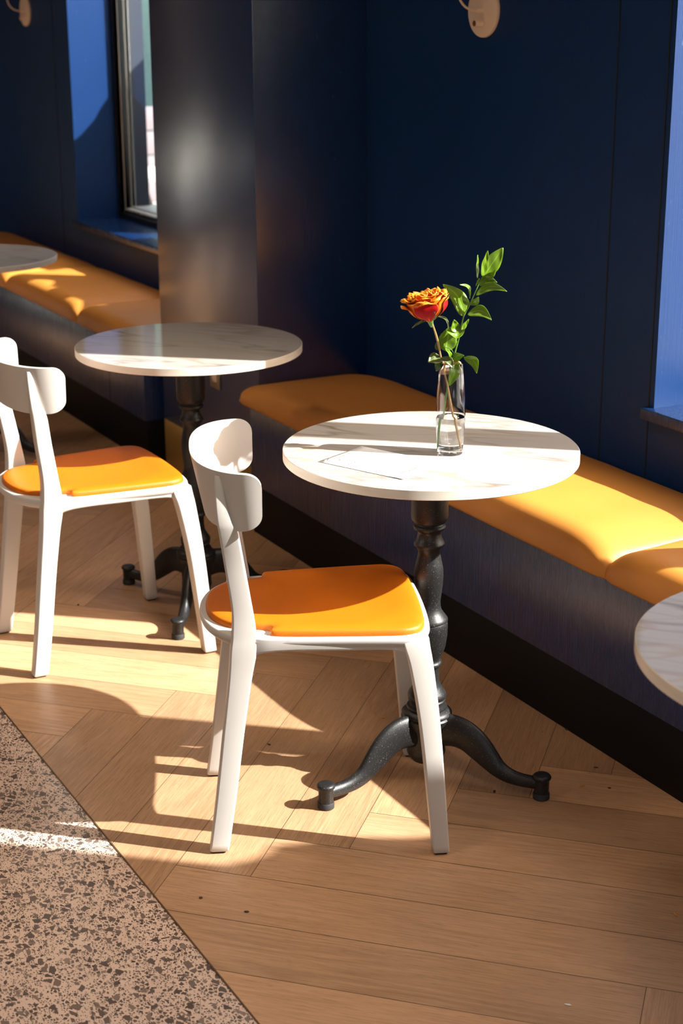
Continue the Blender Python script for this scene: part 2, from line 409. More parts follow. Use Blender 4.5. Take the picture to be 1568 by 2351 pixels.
# ------------------------------------------------------------------ benches
def cushion_bm(x0, x1, y0, y1, z0, z1, pinch_l, pinch_r, ret=.0):
    """upholstered pad: flat base, domed top, fat rounded front; ends drop down where pads meet"""
    bm = bmesh.new(); nx, ny = 64, 30; L = x1-x0; T = z1-z0
    def prof(y):   # 0..1 height over depth
        t = (y-y0)/(y1-y0)
        f = min(1, (t/.13)) if t < .13 else 1
        f = math.sqrt(max(0, 1-(1-f)**2.2))
        bk = min(1, (1-t)/.30); bk = math.sqrt(max(0, 1-(1-bk)**2.2))
        return min(.50+.50*f, .60+.40*bk)
    def endf(x):
        v = 1
        for d, p in ((x-x0, pinch_l), (x1-x, pinch_r)):
            k = min(1, d/p); v = min(v, .42+.58*math.sqrt(max(0, 1-(1-k)**2)))
        return v
    xs = []
    for i in range(nx+1):
        t = i/nx; xs.append(x0+L*(.5-.5*math.cos(PI*t)) if True else 0)
    ys = [y0+(y1-y0)*(.5-.5*math.cos(PI*j/ny)) for j in range(ny+1)]
    top = [[None]*(ny+1) for _ in range(nx+1)]
    for i, x in enumerate(xs):
        e = endf(x)
        for j, y in enumerate(ys):
            fr_ = 1-.72*(y-y0)/(y1-y0)
            e2 = e if (x-x0 < pinch_l and pinch_l > .2) else 1-(1-e)*fr_
            h = z0+T*prof(y)*e2
            # front face bulges forward and pulls back at the ends
            d = min(x-x0, x1-x)
            inset = .012*max(0, 1-d/.05)**2
            yy = y + inset*(1-(y-y0)/(y1-y0)) 
            h += .0015*noise.noise(Vector((x*9, y*9, 3)))
            top[i][j] = bm.verts.new((x, yy, h))
    for i in range(nx):
        for j in range(ny): bm.faces.new((top[i][j], top[i+1][j], top[i+1][j+1], top[i][j+1]))
    # skirt rows
    edge = [top[i][0] for i in range(nx+1)]+[top[nx][j] for j in range(1, ny+1)]+[top[i][ny] for i in range(nx-1, -1, -1)]+[top[0][j] for j in range(ny-1, 0, -1)]
    prev = edge; n = len(edge); cx, cy = (x0+x1)/2, (y0+y1)/2
    for fz, out in ((.28, -.004), (.10, 0.0), (0, .008)):
        ring = []
        for v in edge:
            p = v.co.copy(); dx = (1 if p.x < x0+.003 else -1 if p.x > x1-.003 else 0); dy = (1 if p.y < y0+.02 else -1 if p.y > y1-.003 else 0)
            ring.append(bm.verts.new((p.x+dx*out, p.y+dy*out, z0+(p.z-z0)*fz)))
        for k in range(n):
            m_ = (k+1) % n; bm.faces.new((prev[k], ring[k], ring[m_], prev[m_]))
        prev = ring
    bm.faces.new(prev)
    return bm
def bench(x0, x1, front_x0, front_x1, splits, labels, seam_x, name_l):
    b = bmesh.new(); box(b, front_x0, front_x1, YB, YW-.004, .166, .432, .0015)
    r = empty('bench', ((front_x0+front_x1)/2, (YB+YW)/2, 0)); tag(r, name_l, 'bench', 'built-in benches along the window wall')
    def local(bm): bmesh.ops.translate(bm, verts=bm.verts, vec=-Vector(r.location)); return bm
    obj('bench_front', local(b), M['blue_front'], r)
    b = bmesh.new()
    for x in seam_x: box(b, x-.0015, x+.0015, YB-.0008, YB+.002, .166, .432)
    if seam_x: obj('panel_joint', local(b), M['seam'], r, smooth=False)
    b = bmesh.new(); box(b, front_x0+.004, front_x1, YB+.004, YW-.01, 0, .166, .001); obj('plinth', local(b), M['black'], r)
    for (a, c, pl, pr), lb in zip(splits, labels):
        o = obj('bench_cushion', cushion_bm(a, c, YB-.035, YW-.004, .434, .519, pl, pr), M['tan'], angle=60)
        tag(o, lb, 'cushion', 'tan leather bench cushions')
bench(PX, 2.4, PX+.0, 2.4, [(PX-.02, -2.606, .30, .16), (-2.602, -.75, .16, .16), (-.746, 1.1, .16, .16)],
      ['long tan leather bench cushion behind the vase table, reaching left to the pillar corner',
       'tan leather bench cushion at the right edge, beyond the seam by the nearest marble table',
       'tan leather bench cushion out past the right edge of the photo'], (-.9,), 'navy wooden bench with black plinth behind the table with the rose vase')
bench(-8.35, PL-.004, -8.35, -5.387, [(-8.33, -6.96, .16, .16), (-6.956, -6.02, .16, .13), (-6.016, PL-.006, .13, .25)],
      ['tan leather bench cushion at the far left end, beyond the farthest table',
       'tan leather bench cushion below the far window, left of the front seam',
       'tan leather bench cushion next to the pillar, behind the middle table'], (-5.75,), 'navy wooden bench under the far window, left of the pillar')
# brass kick plate and socket on the pillar
b = bmesh.new(); box(b, PL+.01, PX-.004, PF-.003, PF+.0, .004, .20, .001)
o = obj('kick_plate', b, M['brass']); tag(o, 'brass kick plate along the foot of the pillar', 'kick plate')
r = empty('wall_socket', (-4.806, PF, .47)); tag(r, 'small nickel wall socket plate low on the pillar, under the middle table', 'socket')
b = bmesh.new(); box(b, -.038, .038, -.007, 0, -.06, .06, .0025); obj('cover_plate', b, M['nickel'], r)
for dz in (-.022, .022):
    b = bmesh.new()
    box(b, -.017, .017, -.009, -.006, dz-.014, dz+.014, .002); obj('outlet', b, M['lamp'], r)

# ------------------------------------------------------------------ tables
COLP = [(.0373, .742), (.0395, .735), (.0400, .640), (.0400, .612), (.0385, .604), (.0335, .598), (.0292, .5955), (.0300, .5935), (.0335, .592), (.0352, .588), (.0340, .584), (.0290, .581), (.0250, .577), (.0253, .572), (.0268, .563), (.0305, .556), (.0330, .552), (.0338, .549), (.0322, .5455), (.0275, .541), (.0240, .532), (.0240, .526), (.0262, .515), (.0290, .503), (.0312, .490), (.0316, .478), (.0308, .456), (.0280, .433), (.0264, .418), (.0266, .407), (.0292, .397), (.0345, .389), (.0405, .381), (.0430, .377), (.0432, .373), (.0415, .3715), (.0428, .369), (.0432, .358), (.0425, .337), (.0390, .313), (.0330, .295), (.0262, .281), (.0265, .279), (.0302, .277), (.0322, .272), (.0302, .267), (.0262, .265), (.0258, .258), (.0262, .240), (.0275, .226), (.0330, .215), (.0395, .205), (.0425, .199), (.0428, .193), (.0400, .189), (.0418, .186), (.0400, .182), (.0372, .178), (.0378, .174), (.0440, .172), (.0450, .168), (.0430, .165), (.0500, .162), (.0560, .156), (.0560, .152), (.0530, .150), (.0570, .146), (.0540, .132), (.0470, .120), (.0430, .100), (.0420, .070), (.0435, .060), (.0390, .048), (.0320, .040), (.0200, .037)]
def leg_bm():
    bm = bmesh.new()
    # centre line (r, z), half height, half width
    ctl = [((.030, .118), .040, .021), ((.060, .1205), .0375, .0190), ((.085, .1170), .0360, .0175), ((.108, .106), .0340, .0170), ((.130, .088), .0310, .0165), ((.150, .069), .0260, .0160), ((.172, .050), .0200, .0155), ((.198, .0385), .0165, .0145), ((.226, .0345), .0145, .0135), ((.252, .0350), .0140, .0140), ((.268, .0370), .0130, .0150)]
    P = crom([(c[0][0], c[0][1], 0) for c in ctl], 4); H = crom([(c[1], c[2], 0) for c in ctl], 4)
    rings = []
    for i, p in enumerate(P):
        t = (P[min(i+1, len(P)-1)]-P[max(i-1, 0)]); t = Vector((t.x, 0, t.y)).normalized(); nrm = Vector((-t.z, 0, t.x))
        c = Vector((p.x, 0, p.y)); hh, hw = H[i].x, H[i].y
        ring = []
        for k in range(20):
            a = 2*PI*k/20; ca, sa = math.cos(a), math.sin(a)
            yy = hw*math.copysign(abs(ca)**.75, ca); zz = hh*math.copysign(abs(sa)**.8, sa)
            if sa > 0: yy *= 1-.28*sa
            ring.append(c+Vector((0, yy, 0))+nrm*zz)
        rings.append(ring)
    loft(bm, rings)
    fx = .272
    lathe(bm, [(.012, .058), (.0175, .0565), (.0205, .0525), (.0200, .0485), (.0172, .046), (.0165, .044), (.0160, .016), (.0160, .014)], 24, (fx, 0))
    return bm
def make_table():
    r = empty('cafe_table', (0, 0, 0))
    b = bmesh.new(); R = .312
    lathe(b, [(R-.0012, .7420), (R, .7432), (R, .7616), (R-.0012, .7628)], 128)
    for f in b.faces: f.material_index = 1
    for f in b.faces:
        f.normal_update()
        if all(abs(v.co.z-.7628) < 1e-5 for v in f.verts) or all(abs(v.co.z-.742) < 1e-5 for v in f.verts): f.material_index = 0
    obj('tabletop', b, [M['marble'], M['rim']], r)
    b = bmesh.new(); lathe(b, list(reversed(COLP)), 64); obj('pedestal', b, M['iron'], r, angle=50)
    for k, a in enumerate((156, 36, -84)):
        b = leg_bm(); l = obj('leg', b, M['iron'], r, angle=55); l.rotation_euler = (0, 0, math.radians(a))
        b = bmesh.new(); lathe(b, [(.0165, 0.0), (.0182, .001), (.0182, .0125), (.0170, .0145)], 24, (.272, 0)); obj('foot', b, M['rubber'], l)
    return r
T0 = make_table(); T0.location = (-2.724, 1.710, 0)
GT = 'round marble cafe tables'
tag(T0, 'round white marble cafe table on a turned black pedestal, holding the rose vase', 'table', GT)
for (x, y, rz, lb) in ((-3.960, 1.696, .86, 'round marble cafe table half in shade, middle table in front of the pillar'),
                       (-1.493, 1.663, 0, 'round marble cafe table cut off by the right edge, nearest to the viewer'),
                       (-5.835, 1.635, 2.2, 'round marble cafe table in full shade at the left edge, farthest away')):
    c = copy_tree(T0); c.location = (x, y, 0); c['label'] = lb
    c.rotation_euler = (0, 0, math.radians(-71.) if rz == .86 else rz)
    for ch in c.children:
        if ch.name.startswith('tabletop'): ch.rotation_euler = (0, 0, -c.rotation_euler.z)

# ------------------------------------------------------------------ chairs
def sweep_v(bm, path, n=5, rr=.0042):
    """rounded-rect section swept up a near vertical path: (x,y,z,hx,hy)"""
    P = crom([p[:3] for p in path], n); H = crom([(p[3], p[4], 0) for p in path], n); rings = []
    for i, p in enumerate(P):
        rings.append([Vector((p.x+a, p.y+b_, p.z)) for a, b_ in rrect(H[i].x, H[i].y, rr)])
    # chamfer ends
    def shrink(r, dz):
        c = sum(r, Vector())/len(r); return [c+(q-c)*.84+Vector((0, 0, dz)) for q in r]
    rings = [shrink(rings[0], 0)]+[[q+Vector((0, 0, .0025)) for q in rings[0]]]+rings[1:]+[shrink(rings[-1], .002)]
    loft(bm, rings); return bm
def sweep_h(bm, path, n=6, rr=.005):
    """rounded-rect section (width, height) along a horizontal path (x,y,z,hw,hh)"""
    P = crom([p[:3] for p in path], n); H = crom([(p[3], p[4], 0) for p in path], n); rings = []
    for i, p in enumerate(P):
        t = (P[min(i+1, len(P)-1)]-P[max(i-1, 0)]); t.z = 0; t.normalize(); s = Vector((t.y, -t.x, 0))
        rings.append([p+s*a+Vector((0, 0, b_)) for a, b_ in rrect(H[i].x, H[i].y, rr)])
    loft(bm, rings); return bm
def outline(half, n=6):
    pts = half + [(-x, y) for x, y in reversed(half) if abs(x) > 1e-5]
    return [Vector((p.x, p.y, 0)) for p in crom([(x, y, 0) for x, y in pts], n, True)]
def inset(o, d):
    N = len(o); out = []
    for i in range(N):
        t = (o[(i+1) % N]-o[i-1]).normalized(); nrm = Vector((t.y, -t.x, 0)); out.append(o[i]-nrm*d)
    return out
def area(o): return sum(o[i].x*o[(i+1) % len(o)].y-o[(i+1) % len(o)].x*o[i].y for i in range(len(o)))/2
def sadz(p):   # gentle saddle of the seat: front edge and middle dip
    return -.006*math.cos(min(1, abs(p.x)/.2)*PI/2) * (1 if p.y > -.12 else .6) + .004*max(0, -p.y/.23)
def pad(bm, o, levels, sad=True):
    """levels: (inset, z) from bottom to top"""
    if area(o) < 0: o = list(reversed(o))
    rings = []
    for d, z in levels:
        r = inset(o, d); rings.append([Vector((p.x, p.y, z+(sadz(p) if sad else 0))) for p in r])
    vs = loft(bm, rings, cap=False)
    bot = bm.faces.new(list(reversed(vs[0]))); top = bm.faces.new(vs[-1])
    return bm, top
def pad_top(bm, o, ins, z0, crown, step=.011):
    from mathutils.geometry import delaunay_2d_cdt
    if area(o) < 0: o = list(reversed(o))
    r = [Vector((p.x, p.y)) for p in inset(o, ins)]; N = len(r)
    def dist(p):
        d = 9
        for i in range(N):
            a, b = r[i], r[(i+1) % N]; ab = b-a; t = max(0, min(1, (p-a).dot(ab)/max(ab.dot(ab), 1e-12))); d = min(d, (p-a-ab*t).length)
        return d
    def inside(p):
        c = False
        for i in range(N):
            a, b = r[i], r[(i+1) % N]
            if (a.y > p.y) != (b.y > p.y) and p.x < (b.x-a.x)*(p.y-a.y)/(b.y-a.y)+a.x: c = not c
        return c
    pts = list(r)
    n = int(.25/step)
    for i in range(-n, n+1):
        for j in range(-n, n+1):
            p = Vector((i*step+(j % 2)*step/2, j*step*.87))
            if inside(p) and dist(p) > step*.55: pts.append(p)
    vs, es, fs, *_ = delaunay_2d_cdt(pts, [(i, (i+1) % N) for i in range(N)], [list(range(N))], 1, 1e-7)
    bv = []
    for p in vs:
        d = dist(p); h = crown*(1-math.exp(-d/.012)) - .007*(1-min(1, ((p.x/.17)**2+((p.y-.0)/.2)**2)))*min(1, d/.06)
        bv.append(bm.verts.new((p.x, p.y, z0+h+sadz(Vector((p.x, p.y, 0)))*0)))
    for f in fs: bm.faces.new([bv[i] for i in f])
def make_chair():
    r = empty('dining_chair', (0, 0, 0)); W = M['white']
    # seat pan
    half = [(0, .219), (.09, .217), (.150, .211), (.186, .196), (.202, .168), (.203, .12), (.194, .02), (.186, -.07), (.180, -.125), (.172, -.162), (.150, -.192), (.110, -.222), (.06, -.240), (0, -.246)]
    b = bmesh.new(); o = outline(half)
    pad(b, o, [(.030, .436), (.012, .441), (.003, .450), (0, .458), (.0008, .464), (.003, .4672), (.006, .468)], sad=False)
    obj('seat', b, W, r, angle=50)
    # cushion
    half = [(0, .208), (.09, .206), (.150, .200), (.178, .187), (.191, .165), (.193, .13), (.185, .02), (.1765, -.07), (.172, -.100), (.166, -.1085), (.157, -.1075), (.150, -.106), (.141, -.113), (.135, -.128), (.130, -.150), (.127, -.165), (.118, -.186), (.09, -.212), (.05, -.228), (0, -.233)]
    b = bmesh.new(); o = outline(half, 5)
    bm, top = pad(b, o, [(.002, .464), (0, .4680), (.0003, .4730), (.0012, .4768), (.003, .4797), (.0055, .4815)], sad=False); bm.faces.remove(top)
    pad_top(b, o, .0055, .4815, .0035)
    # fill the top with a fine grid by repeated insets
    obj('seat_cushion', b, M['orange'], r, angle=70)
    # side rails with fillets into the legs
    for s in (1, -1):
        b = bmesh.new()
        sweep_h(b, [(s*.160, -.165, .446, .012, .022), (s*.165, -.140, .4495, .0118, .0200), (s*.171, -.112, .4530, .0115, .0155), (s*.175, -.06, .4540, .011, .0140), (s*.181, .03, .4535, .011, .0140), (s*.186, .12, .4535, .0115, .0145), (s*.187, .155, .451, .012, .0175), (s*.187, .180, .446, .012, .023)])
        obj('side_rail', b, W, r, angle=50)
    for y, hw in ((.188, .16), (-.150, .13)):
        b = bmesh.new(); sweep_h(b, [(-hw-.02, y, .442, .010, .020), (-hw+.03, y+.002, .447, .009, .012), (0, y+.006, .448, .009, .011), (hw-.03, y+.002, .447, .009, .012), (hw+.02, y, .442, .010, .020)])
        obj('cross_rail', b, W, r, angle=50)
    for s in (1, -1):
        b = bmesh.new()
        sweep_v(b, [(s*.2220, .2290, .004, .0155, .0170), (s*.2150, .2195, .12, .0165, .0185), (s*.2040, .2050, .28, .0180, .0205), (s*.1925, .1885, .40, .0190, .0235), (s*.1870, .1790, .445, .0185, .0260), (s*.1850, .1760, .462, .0160, .0270)])
        l = obj('leg', b, W, r, angle=50)
        b = bmesh.new(); box(b, s*.2220-.011, s*.2220+.011, .217, .241, 0, .006, .001); obj('glide', b, M['rubber'], l)
        b = bmesh.new()
        sweep_v(b, [(s*.170, -.2210, .004, .0160, .0195), (s*.1665, -.2040, .12, .0170, .0203), (s*.1620, -.1860, .26, .0180, .0212), (s*.1600, -.1700, .38, .0185, .0232), (s*.1600, -.1620, .44, .0185, .0265), (s*.1600, -.1600, .475, .0175, .0245), (s*.1620, -.1635, .53, .0160, .0205), (s*.1700, -.1760, .62, .0145, .0195), (s*.1850, -.1860, .69, .0120, .0185), (s*.1915, -.1930, .715, .0085, .0150), (s*.1925, -.1990, .75, .0060, .0115), (s*.1880, -.2030, .790, .0045, .0080), (s*.1850, -.2040, .803, .0042, .0060)])
        l = obj('leg', b, W, r, angle=50)
        b = bmesh.new(); box(b, s*.170-.011, s*.170+.011, -.235, -.208, 0, .006, .001); obj('glide', b, M['rubber'], l)
    # backrest shell
    b = bmesh.new(); NU, NV = 60, 18; n_ = 2.5; Wd = .211; ye = -.122
    grid = []
    dls = [0, .0008, .0022, .0042, .0068, .010, .0137, .018, .0228, .028, .034, .041, .049]
    pos = [PI/2-math.asin((d/.104)**1.25) for d in dls]; tl_ = pos[-1]; pos += [tl_*(1-k/20) for k in range(1, 21)]
    angs = [-a for a in pos]+[a for a in reversed(pos[:-1])]; NU = len(angs)-1
    for i in range(NU+1):
        th = angs[i]/(PI/2); e = 1-abs(th)
        ang = angs[i]
        row = []
        sx_, cx_ = math.sin(ang), math.cos(ang)
        for j in range(NV+1):
            v = .5-.5*math.cos(PI*j/NV)
            cy_ = abs(max(cx_, 0))**(2/n_); dl = .117*cy_ if abs(sx_) > .5 else .2
            rt, rb = .028, .044
            zt = .8165-.004*(1-min(1, dl/.1)); zb = .693 + .006*abs(th)
            if dl < rt: zt -= rt-math.sqrt(max(0, rt*rt-(rt-dl)**2))
            if dl < rb: zb += (rb-math.sqrt(max(0, rb*rb-(rb-dl)**2)))*.72
            z_ = zb+(zt-zb)*v; q_ = (z_-.69)/.127
            w = Wd-.008*(1-q_); yc = -.226-.026*q_
            x = w*math.copysign(abs(sx_)**(2/n_), sx_); y = ye-(ye-yc)*cy_
            row.append(b.verts.new((x, y, z_)))
        grid.append(row)
    for i in range(NU):
        for j in range(NV): b.faces.new((grid[i][j], grid[i+1][j], grid[i+1][j+1], grid[i][j+1]))
    o = obj('backrest', b, W, r, angle=60, mods=(('SOLIDIFY', dict(thickness=.0095, offset=0)), ('BEVEL', dict(width=.0022, segments=3, limit_method='ANGLE', angle_limit=math.radians(50)))))
    return r
CH = make_chair(); CH.location = (-2.7105, 1.432, 0); CH.rotation_euler = (0, 0, math.radians(66.8-90))
GC = 'white chairs with orange seat cushions'
tag(CH, 'white plastic chair with orange leather seat pad at the table with the vase', 'chair', GC)
c = copy_tree(CH); c.location = (-3.8375, 1.352, 0); c.rotation_euler = (0, 0, math.radians(88.3-90))
c['label'] = 'white plastic chair with sunlit orange pad at the middle table, cut by the left edge'

# ------------------------------------------------------------------ vase and flowers
VB = Vector((-2.667, 1.7215, .7628))
FH = Vector((CF.x, CF.y, 0)).normalized()
def at(px, py, off=0):
    """point in the upright plane through the vase, off = metres further from the camera"""
    d = CF + CR*((px-784)/FPX) - CU*((py-1175.5)/FPX)
    t = ((VB+FH*off)-CO).dot(FH)/d.dot(FH); return CO+d*t
b = bmesh.new()
outer = [(.0225, 0), (.0262, .0012), (.0272, .006), (.0285, .03), (.0300, .06), (.0306, .085), (.0303, .11), (.0287, .14), (.0262, .168), (.0240, .1895), (.0236, .1915)]
inner = [(.0226, .1905), (.0250, .168), (.0273, .14), (.0288, .11), (.0291, .085), (.0285, .06), (.0268, .03), (.0252, .014), (.0215, .0105), (.001, .0100)]
lathe(b, outer+inner, 64)
r = empty('vase', VB); tag(r, 'slim clear glass vase half full of water on the marble table', 'vase')
obj('glass', b, M['glass'], r, angle=60)
b = bmesh.new(); lathe(b, [(.001, .0101), (.0216, .0106), (.0253, .0142), (.0269, .03), (.0286, .06), (.0290, .0775), (.0284, .0785), (.001, .0785)], 48); obj('water', b, M['water'], r, angle=50)
M['stem_g'] = mat('green_stem', (.10, .22, .03), .45); M['stem_r'] = mat('rose_stem', (.30, .17, .05), .45)
def leafmat(name, a, b_):
    m = mat(name, a, .35, spec=.5); t = NT(m); uv = t.n('ShaderNodeUVMap', uv_map='leaf').outputs[0]
    s = t.n('ShaderNodeSeparateXYZ'); t.l(uv, s.inputs[0])
    mid = t.math('ABSOLUTE', t.math('SUBTRACT', s.outputs[1], .5)); vein = t.ramp(mid, [(0, (1, 1, 1)), (.05, (0, 0, 0))])
    side = t.n('ShaderNodeTexWave', bands_direction='X'); side.inputs['Scale'].default_value = 4; side.inputs['Distortion'].default_value = 1
    mp = t.n('ShaderNodeCombineXYZ'); t.l(t.math('SUBTRACT', s.outputs[0], mid), mp.inputs[0]); t.l(mp.outputs[0], side.inputs[0])
    c = t.mix(t.noise(t.mapping(uv, (3, 3, 1)), 1, 2), a, b_); c = t.mix(t.math('MULTIPLY', side.outputs[0], .18), c, b_)
    c = t.mix(t.math('MULTIPLY', vein, .6), c, tuple(min(1, x*1.8+.03) for x in b_))
    t.color(c)
    # thin leaf: some light passes through
    tl = t.n('ShaderNodeBsdfTranslucent'); t.l(c, tl.inputs[0]); mx = t.n('ShaderNodeMixShader'); mx.inputs[0].default_value = .38
    out = t.t.nodes['Material Output']; t.l(t.b.outputs[0], mx.inputs[1]); t.l(tl.outputs[0], mx.inputs[2]); t.l(mx.outputs[0], out.inputs[0])
    return m
M['leaf_g'] = leafmat('fresh_green_leaf', (.085, .18, .005), (.20, .34, .015)); M['leaf_d'] = leafmat('rose_leaf', (.10, .14, .03), (.19, .23, .08))
def leaf(name, mat_, parent, base, tip, width, bend=0, cup=.25, face=None, roll=0, serr=0):
    """pointed leaf from base to tip; bend lifts the middle along 'up in picture' ; face = normal direction"""
    base, tip = Vector(base), Vector(tip); ax = tip-base; L = ax.length; ax.normalize()
    fn = Vector(face) if face else -FH+Vector((0, 0, .55)); fn = (fn-ax*fn.dot(ax)).normalized()
    if roll: fn = (Matrix.Rotation(roll, 3, ax) @ fn)
    sd = ax.cross(fn).normalized(); bm = bmesh.new(); uvl = bm.loops.layers.uv.new('leaf'); NL, NW = 18, 8; g = []
    perp = ax.cross(-FH).normalized()
    if perp.z < 0: perp = -perp
    for i in range(NL+1):
        t = i/NL; w = width/2*(math.sin(PI*t**.85)**.8)*(1-.25*t) + .0004
        if serr: w *= 1+serr*math.sin(t*60)
        c = base+ax*(L*t)+perp*(bend*math.sin(PI*t))
        row = []
        for j in range(NW+1):
            s = -1+2*j/NW
            row.append((bm.verts.new(c+sd*(w*s)-fn*(cup*w*(1-s*s)) + fn*(.0006*math.sin(14*t+s*3))), (t, (s+1)/2)))
        g.append(row)
    for i in range(NL):
        for j in range(NW):
            q = (g[i][j], g[i+1][j], g[i+1][j+1], g[i][j+1]); f = bm.faces.new([a[0] for a in q])
            for lp, a in zip(f.loops, q): lp[uvl].uv = a[1]
    me = bpy.data.meshes.new(name); bm.to_mesh(me); bm.free(); me.materials.append(mat_)
    o = bpy.data.objects.new(name, me); col.objects.link(o)
    me.polygons.foreach_set('use_smooth', [True]*len(me.polygons)); o.parent = parent; o.matrix_parent_inverse = Matrix.Translation(-parent.location)
    md = o.modifiers.new('SOLIDIFY', 'SOLIDIFY'); md.thickness = .0004
    return o
def zz(x, y, off=0): return at(900+x/5.6, 550+y/5.6, off)
def world_obj(name, bm, mat_, parent, **k):
    bmesh.ops.translate(bm, verts=bm.verts, vec=-Vector(parent.location)); return obj(name, bm, mat_, parent, **k)
# green spray
sp = empty('leafy_sprig', at(1011, 1034, .006)); tag(sp, 'tall green leafy sprig leaning right in the glass vase beside the rose', 'sprig')
stem = crom([at(1011, 1034, .006), at(1018, 955, .004), at(1034, 845, 0), at(1043, 814, 0), at(1055, 770, 0), at(1064, 728, .0), at(1077, 702, 0), at(1086, 682, .002), at(1098, 655, .004), at(1107, 636, .006)], 6)
b = bmesh.new(); tube(b, stem, lambda t: .0021*(1-.55*t)); world_obj('stem', b, M['stem_g'], sp)
LV = [((1180, 470), (1428, 104), .036, 0, .10, .006, .15), ((1165, 478), (1230, 142), .018, .0, .35, 0, .6), ((1098, 500), (1102, 196), .014, .0, .4, .01, 1.1),
      ((1185, 470), (1335, 385), .016, -.006, .5, -.012, -.3), ((1118, 585), (1352, 553), .020, .010, .35, -.004, .5), ((1075, 715), (1478, 668), .020, .014, .35, -.006, .4),
      ((970, 958), (1280, 1038), .026, .013, .3, -.008, .3), ((918, 985), (652, 574), .036, .012, .12, .012, .1), ((1000, 755), (868, 578), .018, .012, .5, -.006, .9),
      ((978, 850), (905, 710), .013, 0, .4, -.008, -.6), ((1005, 842), (1110, 738), .017, -.003, .4, -.006, .7), ((872, 1190), (795, 1030), .024, -.004, .3, -.004, .2),
      ((885, 1180), (988, 1022), .012, .0, .4, .004, .8), ((935, 1158), (703, 1178), .018, -.010, .4, -.010, .4), ((770, 1570), (683, 1405), .015, .004, .4, -.012, .7),
      ((795, 1570), (925, 1490), .020, .006, .3, -.006, .4), ((925, 1510), (1088, 1722), .022, .010, .3, -.010, .5), ((1120, 500), (1075, 600), .008, .0, .4, 0, 1.0)]
for (bx_, tx, w, bend, cup, off, roll) in LV:
    leaf('leaf', M['leaf_g'], sp, zz(*bx_, off*.3), zz(*tx, off*2), w, bend, cup, roll=roll)
leaf('leaf', M['leaf_g'], sp, at(1054, 832, -.004), at(1031, 886, -.012), .023, 0, .3)
b = bmesh.new(); tube(b, crom([zz(800, 1480), zz(760, 1410), zz(700, 1375), zz(660, 1375, -.004)], 5), .0008, 6); world_obj('twig', b, M['stem_g'], sp)
# rose
RB = at(1054, 1033, -.004)
rs = empty('rose', RB); tag(rs, 'orange and yellow rose with a red outer petal leaning left in the glass vase', 'rose')
stem = crom([RB, at(1040, 955, .0), at(1026, 880, .0), at(1014, 830, -.002), at(1004, 780, -.004), at(993, 745, -.004), at(989, 735, -.004)], 6)
b = bmesh.new(); tube(b, stem, lambda t: .0022+.0002*math.sin(t*30)+(.0012*max(0, t-.9)*10)); world_obj('stem', b, M['stem_r'], rs)
m = M['petal'] = mat('orange_petal', (.95, .36, .02), .5, spec=.3); t = NT(m)
uv = t.n('ShaderNodeUVMap', uv_map='leaf').outputs[0]; s = t.n('ShaderNodeSeparateXYZ'); t.l(uv, s.inputs[0])
c = t.ramp(s.outputs[0], [(0, (.80, .42, .03)), (.4, (.80, .25, .006)), (.86, (.80, .21, .004)), (.97, (.85, .40, .04)), (1, (.9, .5, .08))])
c = t.mix(t.math('MULTIPLY', t.noise(t.mapping(uv, (2, 26, 1)), 1, 3), .35), c, (.62, .08, .004)); t.color(c)
tl = t.n('ShaderNodeBsdfTranslucent'); t.l(c, tl.inputs[0]); mx = t.n('ShaderNodeMixShader'); mx.inputs[0].default_value = .35
t.l(t.b.outputs[0], mx.inputs[1]); t.l(tl.outputs[0], mx.inputs[2]); t.l(mx.outputs[0], t.t.nodes['Material Output'].inputs[0])
m = M['petal_red'] = mat('red_petal', (.55, .01, .02), .6, spec=.08); t = NT(m)
uv = t.n('ShaderNodeUVMap', uv_map='leaf').outputs[0]; s = t.n('ShaderNodeSeparateXYZ'); t.l(uv, s.inputs[0])
e = t.math('MULTIPLY', t.math('ABSOLUTE', t.math('SUBTRACT', s.outputs[1], .5)), 1.75)
r2 = t.math('MAXIMUM', e, s.outputs[0]); r2 = t.math('ADD', r2, t.math('MULTIPLY', t.math('SUBTRACT', t.noise(t.mapping(uv, (5, 9, 1)), 1, 3), .5), .22))
t.color(t.ramp(r2, [(0, (.8, .35, .04)), (.16, (.42, .03, .015)), (.3, (.27, .002, .006)), (.80, (.34, .006, .008)), (.90, (.75, .17, .01)), (1, (.85, .33, .03))]))
